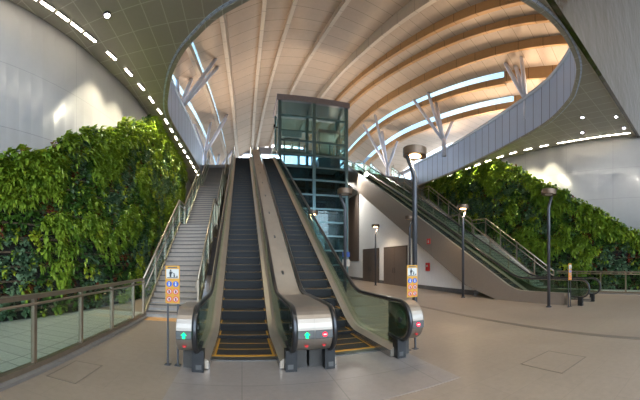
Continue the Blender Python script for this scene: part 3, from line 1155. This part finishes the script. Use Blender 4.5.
# ------------------------------------------------------------------ street lamps
def lamp(x, y, side, label, lit=True):
    t = empty('street_lamp', (x, y, 0), label, 'lamp post', 'bronze drum lamp posts in two rows')
    MB().lathe([(0.11, 0), (0.11, 0.03), (0.06, 0.05)], (x, y, 0), 20).build('base_plate', 'pole_paint', t)
    MB().tube([(x, y, 0.02), (x, y, 3.55), (x, y, 3.72), (x + 0.04 * side, y, 3.84), (x + 0.22 * side, y, 4.22)], [0.062, 0.06, 0.058, 0.056, 0.05], 14).build('pole', 'pole_paint', t)
    hx = x + 0.0 * side
    hd = MB()
    hd.lathe([(0.19, 0.008), (0.275, 0.0), (0.285, 0.004), (0.285, 0.18), (0.26, 0.19)], (hx, y, 4.24), 32)
    h = hd.build('lamp_head', 'lamp_bronze', t)
    MB().lathe([(0.145, 0), (0.145, 0.012)], (hx, y, 4.236), 28).build('diffuser', 'lamp_warm' if lit else 'sign_white', h)
    if not lit:
        return
    ld = bpy.data.lights.new('lamp_light', 'SPOT')
    ld.energy = 240
    ld.color = (1.0, 0.78, 0.52)
    ld.spot_size = 2.5
    ld.spot_blend = 0.7
    ld.shadow_soft_size = 0.16
    lo = bpy.data.objects.new('lamp_light', ld)
    COL.objects.link(lo)
    lo.location = (hx, y, 4.20)


lamp(3.93, 6.05, -1, 'lit tall bronze drum lamp post standing right of the middle escalator foot')
lamp(3.79, 10.6, -1, 'unlit bronze drum lamp post in front of the elevator shaft, second in its row', False)
lamp(3.75, 15.6, -1, 'bronze drum lamp post behind the middle escalator balustrade, nearest the elevator')
lamp(9.66, 5.9, 1, 'unlit bronze drum lamp post beside the right escalator foot', False)
lamp(9.66, 10.65, 1, 'bronze drum lamp post against the brown cladding of the right escalator')
lamp(9.45, 15.1, 1, 'unlit bronze drum lamp post before the white wall, third from the right escalator foot', False)
lamp(9.4, 19.7, 1, 'bronze drum lamp post between the two brown double doors')

# ------------------------------------------------------------------ safety signs
def safety_sign(x, y, label, rot=0.0):
    t = empty('safety_sign', (0, 0, 0), label, 'sign')
    for px in (-0.085, 0.085):
        MB().box((px - 0.014, -0.014, 0), (px + 0.014, 0.014, 1.6)).box((px - 0.05, -0.05, 0), (px + 0.05, 0.05, 0.012)).build('post', 'pole_paint', t)
    pn = MB().box((-0.12, -0.03, 1.02), (0.12, -0.015, 1.64)).build('panel', 'sign_yellow', t)
    yf = -0.032
    pi = MB().box((-0.105, yf, 1.43), (0.105, yf + 0.003, 1.585)).build('pictogram_board', 'sign_white', pn)
    # figure on escalator pictogram
    fg = MB()
    y2, y3 = yf - 0.003, yf
    circ = lambda cx, cz, r, n=14: [(cx + r * math.cos(2 * PI * k / n), cz + r * math.sin(2 * PI * k / n)) for k in range(n)]
    fg.prism(circ(-0.03, 1.563, 0.014), y2, y3, 'y')
    fg.prism([(-0.05, 1.545), (-0.012, 1.545), (-0.008, 1.50), (-0.018, 1.50), (-0.02, 1.452), (-0.045, 1.452), (-0.048, 1.50), (-0.056, 1.50)], y2, y3, 'y')
    fg.prism(circ(0.03, 1.505, 0.010), y2, y3, 'y')
    fg.prism([(0.018, 1.492), (0.042, 1.492), (0.040, 1.452), (0.020, 1.452)], y2, y3, 'y')
    fg.prism([(-0.09, 1.438), (0.09, 1.438), (0.09, 1.448), (-0.09, 1.448)], y2, y3, 'y')
    fg.prism([(0.062, 1.452), (0.085, 1.452), (0.085, 1.475), (0.07, 1.475)], y2, y3, 'y')
    fg.prism([(-0.012, 1.535), (0.02, 1.50), (0.024, 1.506), (-0.008, 1.543)], y2, y3, 'y')
    fg.build('pictogram', 'black', pi)
    MB().box((-0.08, yf, 1.60), (0.08, yf + 0.004, 1.62)).build('heading_bar', 'bronze', pn)
    for r, (cz, c, inner) in enumerate(((1.34, 'sign_blue', 'sign_white'), (1.215, 'sign_red', 'sign_white'), (1.09, 'sign_red', 'sign_white'))):
        for cxx in (-0.055, 0.055):
            mb = MB()
            mb.prism(circ(cxx, cz, 0.047, 24), yf - 0.002, yf + 0.002, 'y', 0)
            if c == 'sign_red':
                mb.prism(circ(cxx, cz, 0.034, 20), yf - 0.004, yf, 'y', 1)
                mb.prism([(cxx - 0.01, cz - 0.025), (cxx + 0.012, cz - 0.025), (cxx + 0.016, cz + 0.012), (cxx, cz + 0.026), (cxx - 0.014, cz + 0.01)], yf - 0.006, yf - 0.002, 'y', 2)
                mb.prism([(cxx - 0.03, cz + 0.024), (cxx - 0.024, cz + 0.03), (cxx + 0.03, cz - 0.024), (cxx + 0.024, cz - 0.03)], yf - 0.008, yf - 0.004, 'y', 0)
            else:
                mb.prism([(cxx - 0.012, cz - 0.03), (cxx + 0.012, cz - 0.03), (cxx + 0.012, cz + 0.008), (cxx - 0.012, cz + 0.008)], yf - 0.004, yf, 'y', 1)
                mb.prism(circ(cxx, cz + 0.022, 0.011, 12), yf - 0.004, yf, 'y', 1)
            mb.build('symbol', [c, inner, 'black'], pn)
    t.location = (x, y, 0)
    ORG[t.name] = (x, y, 0)
    t.rotation_euler.z = rot
    return t


safety_sign(-1.13, 4.82, 'yellow escalator safety notice on two posts, left of the escalators')
safety_sign(3.12, 4.92, 'yellow escalator safety notice on two posts, beside the middle escalator newel and lamp post')
safety_sign(10.1, 5.25, 'yellow escalator safety notice on two posts, at the foot of the right escalator')

# ------------------------------------------------------------------ small wall signs and notices
XC = 11.2 - 0.845 - 0.045 * (13.9 - 5.75)
mb = MB().box((XC - 0.03, 13.75, 2.72), (XC, 14.07, 3.03))
fs = mb.build('fire_sign', 'sign_red', None, (XC, 13.9, 2.72))
tag(fs, 'red square fire sign on the brown cladding of the right escalator', 'sign')
MB().prism([(13.85, 2.79), (13.98, 2.79), (13.95, 2.91), (13.915, 2.98), (13.88, 2.91)], XC - 0.036, XC - 0.028, 'x').build('flame_symbol', 'sign_white', fs)
fb = MB().box((XW - 0.12, 14.9, 1.15), (XW, 15.2, 1.65)).build('fire_alarm_box', 'sign_red', None, (XW, 15.05, 1.15))
tag(fb, 'red fire alarm box on the white wall under the right escalator', 'alarm box')
MB().box((XW - 0.126, 14.97, 1.4), (XW - 0.118, 15.13, 1.52)).build('call_point', 'sign_white', fb)

t = empty('information_sign', (8.05, 22.3, 0), 'blue and white information sign on a post before the elevator shaft', 'sign')
MB().box((8.03, 22.28, 0), (8.07, 22.32, 2.45)).build('post', 'steel_dark', t)
MB().box((7.75, 22.24, 2.1), (8.35, 22.28, 2.5)).build('blue_panel', 'sign_blue', t)['label'] = 'blue panel'
MB().box((7.75, 22.24, 1.35), (8.35, 22.28, 1.9)).build('white_panel', 'sign_white', t)['label'] = 'white panel'

# ------------------------------------------------------------------ soffit lights
def strip_light(p, q, label, group):
    mb = MB()
    z = ZS - 0.045
    mb.bar((p[0], p[1], z + 0.025), (q[0], q[1], z + 0.025), 0.11, 0.045, 0)
    mb.bar((p[0], p[1], z - 0.004), (q[0], q[1], z - 0.004), 0.075, 0.012, 1)
    o = mb.build('strip_light', ['steel_dark', 'lamp_white'], None, ((p[0] + q[0]) / 2, (p[1] + q[1]) / 2, ZS))
    tag(o, label, 'ceiling light', group)


LL = [(-6.35, 4.9), (-5.55, 7.0), (-4.9, 9.55), (-4.55, 11.2), (-4.32, 13.05), (-4.14, 15.6), (-4.08, 19), (-3.95, 23), (-3.9, 27)]
y, k = 5.2, 0
while y < 26.5 and k < 30:
    close = y < 8.6
    L = 0.48 if close else 0.54
    p, q = (interp(LL, y), y), (interp(LL, y + L), y + L)
    strip_light(p, q, '%s strip light from the viewer in the soffit row above the left living wall' % ORD[k], 'strip lights above the left living wall')
    y += 0.6 if close else 1.16
    k += 1
LR = [(17.35, 4.9), (17.15, 8.5), (16.95, 10.5), (16.75, 13), (16.85, 16), (17.2, 20), (17.3, 26)]
y, k = 4.95, 0
while y < 24 and k < 30:
    close = y < 8.6
    L = 0.48 if close else 0.6
    p, q = (interp(LR, y), y), (interp(LR, y + L), y + L)
    strip_light(p, q, '%s strip light from the viewer in the soffit row above the right living wall' % ORD[k], 'strip lights above the right living wall')
    y += 0.6 if close else 1.25
    k += 1
for (x, y, lb) in ((-4.1, 8.5, 'round downlight in the gridded soffit at the upper left'), (14.6, 6.8, 'round downlight in the right soffit, nearest the oval opening'), (15.2, 5.1, 'round downlight in the right soffit beside the polished bulkhead'),
                   (16.3, 7.6, 'round downlight in the right soffit, closest to the strip light row'), (16.6, 5.1, 'round downlight in the right soffit corner by wall and bulkhead')):
    o = MB().lathe([(0.09, 0.0), (0.12, 0.0), (0.12, 0.05)], (x, y, ZS - 0.05), 20, 0).lathe([(0.085, 0), (0.085, 0.01)], (x, y, ZS - 0.056), 20, 1).build('downlight', ['steel_dark', 'lamp_down'], None, (x, y, ZS))
    tag(o, lb, 'ceiling light')

# ------------------------------------------------------------------ living walls
def noise2(a, b, s):
    return mnoise.noise(Vector((a * s, b * s, 3.7)))


def living_wall(xfun, sgn, y0, y1, topf, count, size, label, seed):
    """xfun(y): x of the planted face; sgn: direction of the outward (viewer side) normal along x"""
    r = random.Random(seed)
    t = empty('living_wall', (xfun((y0 + y1) / 2), (y0 + y1) / 2, 0), label, 'living wall')
    # backing felt and planter rails
    mb = MB()
    ys = list(np.arange(y0, y1, 0.6)) + [y1]
    for a, b in zip(ys[:-1], ys[1:]):
        xa, xb = xfun(a), xfun(b)
        mb.add([(xa, a, 0), (xb, b, 0), (xb, b, topf(b)), (xa, a, topf(a))], [(0, 1, 2, 3) if sgn > 0 else (3, 2, 1, 0)], 0, None, True)
        mb.add([(xa, a, topf(a)), (xb, b, topf(b)), (xb - 0.35 * sgn, b, topf(b)), (xa - 0.35 * sgn, a, topf(a))], [(0, 1, 2, 3)])
    mb.add([(xfun(y0), y0, 0), (xfun(y0), y0, topf(y0)), (xfun(y0) - 0.35 * sgn, y0, topf(y0)), (xfun(y0) - 0.35 * sgn, y0, 0)], [(0, 1, 2, 3)])
    mb.build('backing', 'soil_felt', t)
    z = 0.3
    while z < 9:
        aa = [a for a in ys if topf(a) > z + 0.1]
        if len(aa) > 1:
            mb = MB()
            for a, b in zip(aa[:-1], aa[1:]):
                mb.bar((xfun(a) + 0.04 * sgn, a, z), (xfun(b) + 0.04 * sgn, b, z), 0.08, 0.05)
            mb.build('planter_rail', 'planter_rail', t)
        z += 0.42
    kinds = ['fern', 'broad', 'dark', 'lime', 'bluegreen', 'red']
    acc = {k: ([], []) for k in kinds}
    for _ in range(count):
        y = y0 + (y1 - y0) * r.random()
        tp = topf(y)
        z = 0.12 + (9.4 - 0.12) * r.random()
        if z > tp + 0.12 or (z < 2.6 and r.random() < 0.4):
            continue
        s1, s2 = noise2(y, z, 0.55), noise2(y + 31, z + 7, 0.9)
        s3 = noise2(y + 77, z + 5, 1.6)
        near_top = tp - z < 0.9
        if s1 > 0.16:
            kd = 'fern'
        elif s1 > -0.05:
            kd = 'broad'
        elif s1 > -0.22:
            kd = 'dark'
        else:
            kd = 'bluegreen'
        if s3 > 0.33 and s2 > 0:
            kd = 'lime'
        if s3 < -0.44:
            kd = 'red' if r.random() < 0.55 else 'dark'
        if near_top and r.random() < 0.55:
            kd = 'fern' if r.random() < 0.7 else 'lime'
        if r.random() < 0.2:
            kd = r.choice(['fern', 'broad', 'dark', 'bluegreen', 'bluegreen', 'lime', 'red'])
        V, F = acc[kd]
        bx, by, bz = xfun(y) + 0.03 * sgn, y, z
        sc = size * (0.75 + 0.6 * r.random()) * (1.25 if near_top else 1.0)
        nl = {'fern': 11, 'broad': 7, 'dark': 7, 'lime': 8, 'bluegreen': 7, 'red': 6}[kd]
        for _k in range(nl):
            # direction: out from the wall, spread in the wall plane, drooping
            ang = r.uniform(-PI, PI)
            outw = r.uniform(0.35, 1.0)
            dv = Vector((sgn * outw, math.cos(ang) * 0.9, math.sin(ang) * 0.75 - 0.15)).normalized()
            if kd == 'fern':
                L, W, droop = r.uniform(0.24, 0.42) * sc, 0.042 * sc, 0.75
            elif kd == 'broad':
                L, W, droop = r.uniform(0.13, 0.22) * sc, 0.055 * sc, 0.4
            elif kd == 'dark':
                L, W, droop = r.uniform(0.14, 0.26) * sc, 0.05 * sc, 0.6
            elif kd == 'lime':
                L, W, droop = r.uniform(0.16, 0.28) * sc, 0.05 * sc, 0.5
            elif kd == 'bluegreen':
                L, W, droop = r.uniform(0.14, 0.25) * sc, 0.065 * sc, 0.35
            else:
                L, W, droop = r.uniform(0.13, 0.22) * sc, 0.05 * sc, 0.4
            p0 = Vector((bx, by + r.uniform(-.06, .06), bz + r.uniform(-.06, .06)))
            p1 = p0 + dv * L * 0.5
            d2 = (dv + Vector((0, 0, -droop))).normalized()
            p2 = p1 + d2 * L * 0.5
            side = dv.cross(Vector((r.uniform(-.3, .3), r.uniform(-.3, .3), 1))).normalized()
            o = len(V)
            V += [p0[:], (p1 + side * W)[:], (p1 - side * W)[:], p2[:]]
            F += [(o, o + 1, o + 2), (o + 1, o + 3, o + 2)]
    for kd in kinds:
        V, F = acc[kd]
        if not F:
            continue
        mb = MB()
        mb.v, mb.f = V, F
        mb.m, mb.sm, mb.uv = [0] * len(F), [False] * len(F), [None] * len(F)
        nm = {'fern': 'fern_foliage', 'broad': 'broadleaf_foliage', 'dark': 'ivy_foliage', 'lime': 'lime_foliage', 'bluegreen': 'silver_foliage', 'red': 'red_foliage'}[kd]
        o = mb.build(nm, 'leaf_' + kd, t)
        o['kind'] = 'stuff'
        o['label'] = {'fern': 'bright green fern fronds', 'broad': 'mid green broad leaves', 'dark': 'dark green trailing leaves', 'lime': 'lime yellow leaves', 'bluegreen': 'grey green leaves', 'red': 'reddish brown leaves'}[kd]


living_wall(lambda y: interp(WL, y) + 0.3, 1, 1.2, 24.0, lambda y: min(9.3, max(1.0, 4.4 + 0.497 * (y - 5.65) + 0.10 * math.sin(y * 2.3))), 19000, 0.85,
            'dense planted living wall of ferns and leaves sloping up beside the left staircase', 3)
living_wall(lambda y: interp(WR, y) - 0.35, -1, 0.6, 24.5, lambda y: min(9.25, max(0.5, 3.24 + 0.575 * (y - 4.3) + 0.08 * math.sin(y * 2.1))), 15000, 1.1,
            'dense planted living wall of ferns and leaves sloping up behind the right staircase', 5)

# ------------------------------------------------------------------ lights
def area(name, loc, rot, sx, sy, energy, color, portal=False):
    d = bpy.data.lights.new(name, 'AREA')
    d.shape = 'RECTANGLE'
    d.size, d.size_y = sx, sy
    d.energy = energy
    d.color = color
    d.cycles.is_portal = portal
    o = bpy.data.objects.new(name, d)
    o.location = loc
    o.rotation_euler = rot
    COL.objects.link(o)
    return o


# daylight portals at the real glazing
area('portal_far', (5.5, 38.7, 13.4), (-PI / 2, 0, 0), 29, 5.6, 1, (1, 1, 1), True)
area('portal_left', (-9.2, 22, 11.9), (0, -PI / 2, 0), 2.8, 33, 1, (1, 1, 1), True)
area('portal_right', (20.2, 22, 11.9), (0, PI / 2, 0), 2.8, 33, 1, (1, 1, 1), True)
area('portal_back', (4.8, -12.9, 10), (PI / 2, 0, 0), 26.6, 19.6, 1, (1, 1, 1), True)


def spot(name, loc, target, energy, color, size=1.6, soft=0.3):
    d = bpy.data.lights.new(name, 'SPOT')
    d.energy = energy
    d.color = color
    d.spot_size = size
    d.spot_blend = 0.8
    d.shadow_soft_size = soft
    o = bpy.data.objects.new(name, d)
    o.location = loc
    o.rotation_euler = (Vector(target) - Vector(loc)).to_track_quat('-Z', 'Y').to_euler()
    COL.objects.link(o)


# unseen warm uplights washing the timber roof, several added to brighten it
for x, y, tx, ty, en in ((16.6, 9, 11, 9, 500), (17.6, 15, 12, 14, 500), (18.2, 22, 12, 21, 500), (-4.7, 16, 4, 14, 420), (-5.2, 22.5, 3, 21, 260), (9.2, 29, 8, 20, 500), (1.0, 29, 2, 20, 500), (13.5, 30, 11, 24, 500), (-1.0, 30.5, 2, 24, 300), (17.2, 12, 9, 5, 500), (-4.4, 12.5, 5, 7, 560), (17.6, 18.5, 7, 10, 500), (-4.3, 13.5, 6, 12, 420)):
    spot('roof_uplight', (x, y, ZU + 0.3), (tx, ty, 19), en, (1.0, 0.80, 0.60), 2.2, 0.4)

# fill panels added under the entrance hall ceiling, over and behind the viewer
for x in (-4, 4.8, 13.5):
    for y in (-8.5, -2.5):
        area('hall_fill', (x, y, 19.85), (0, 0, 0), 3.2, 3.2, 130, (1.0, 0.90, 0.74))
# downlights of the soffit
for x, y in ((-4.1, 8.5), (14.6, 6.8), (15.2, 5.1), (16.3, 7.6), (16.6, 5.1)):
    spot('downlight_beam', (x, y, ZS - 0.07), (x, y, 0), 160, (1.0, 0.88, 0.74), 1.25, 0.08)

# extra spots added along the soffit rows to brighten the living walls
for y in (10, 11.5, 13, 14.5, 16.5, 18.5, 21):
    x = interp(LL, y)
    spot('planting_fill', (x + 0.25, y, ZS - 0.1), (x - 0.15, y, 3), 340, (1.0, 0.92, 0.68), 1.5, 0.08)
for y in (10.5, 12, 13.5, 15, 17, 19, 21.5):
    x = interp(LR, y)
    spot('planting_fill', (x - 0.35, y, ZS - 0.1), (x + 0.1, y, 3), 340, (1.0, 0.92, 0.68), 1.5, 0.08)
# added spots without fixtures, brightening the white wall under the right escalator
for x, y, tx, ty, en in ((9.0, 27.25, 10.8, 22.5, 900), (8.95, 23.8, 10.8, 17.0, 800)):
    spot('wall_fill', (x, y, 9.3), (tx, ty, 2.2), en, (1.0, 0.95, 0.88), 1.5, 0.15)
# unseen spots added under the far slab to lift the rear floor
for x in (-1, 7, 13.5):
    for y in (29.5, 34.5):
        spot('slab_fill', (x, y, ZS - 0.1), (x, y, 0), 200, (1.0, 0.88, 0.72), 2.4, 0.15)

# world: bright soft sky with clouds
w = bpy.data.worlds.new('sky')
scene.world = w
w.use_nodes = True
nt = w.node_tree
for n_ in list(nt.nodes):
    nt.nodes.remove(n_)
wo = nt.nodes.new('ShaderNodeOutputWorld')
bg = nt.nodes.new('ShaderNodeBackground')
tc = nt.nodes.new('ShaderNodeTexCoord')
nz = nt.nodes.new('ShaderNodeTexNoise')
nz.inputs['Scale'].default_value = 3.2
nz.inputs['Detail'].default_value = 6
nt.links.new(tc.outputs['Generated'], nz.inputs['Vector'])
cl = ramp(nt, nz.outputs[0], [(0.42, (0.62, 0.78, 1.0, 1)), (0.6, (1.0, 1.0, 1.0, 1))])
sp = nt.nodes.new('ShaderNodeSeparateXYZ')
nt.links.new(tc.outputs['Generated'], sp.inputs[0])
ad = nt.nodes.new('ShaderNodeMath')
ad.operation = 'ADD'
ad.inputs[1].default_value = 0.5
nt.links.new(sp.outputs[2], ad.inputs[0])
hz = ramp(nt, ad.outputs[0], [(0.45, (0.30, 0.31, 0.31, 1)), (0.50, (0.92, 0.96, 1, 1))])
nt.links.new(mixc(nt, 1.0, cl, hz, 'MULTIPLY'), bg.inputs[0])
bg.inputs[1].default_value = 4.6
nt.links.new(bg.outputs[0], wo.inputs[0])

# ------------------------------------------------------------------ camera: cylindrical panorama
cam = bpy.data.cameras.new('camera')
co = bpy.data.objects.new('camera', cam)
COL.objects.link(co)
cam.type = 'PANO'
cam.panorama_type = 'CENTRAL_CYLINDRICAL'
FPX = 300.0
cam.central_cylindrical_range_u_min = -320 / FPX
cam.central_cylindrical_range_u_max = 320 / FPX
cam.central_cylindrical_range_v_min = -(400 - 262) / FPX
cam.central_cylindrical_range_v_max = 262 / FPX
cam.central_cylindrical_radius = 1.0
co.location = (0, 0, HC)
co.rotation_euler = (PI / 2, 0, -(320 - 242) / FPX)
cam.clip_end = 500
scene.camera = co

vs = scene.view_settings
vs.view_transform = 'Standard'
vs.look = 'None'
vs.exposure = 0.82
vs.gamma = 1.0
vs.use_curve_mapping = False
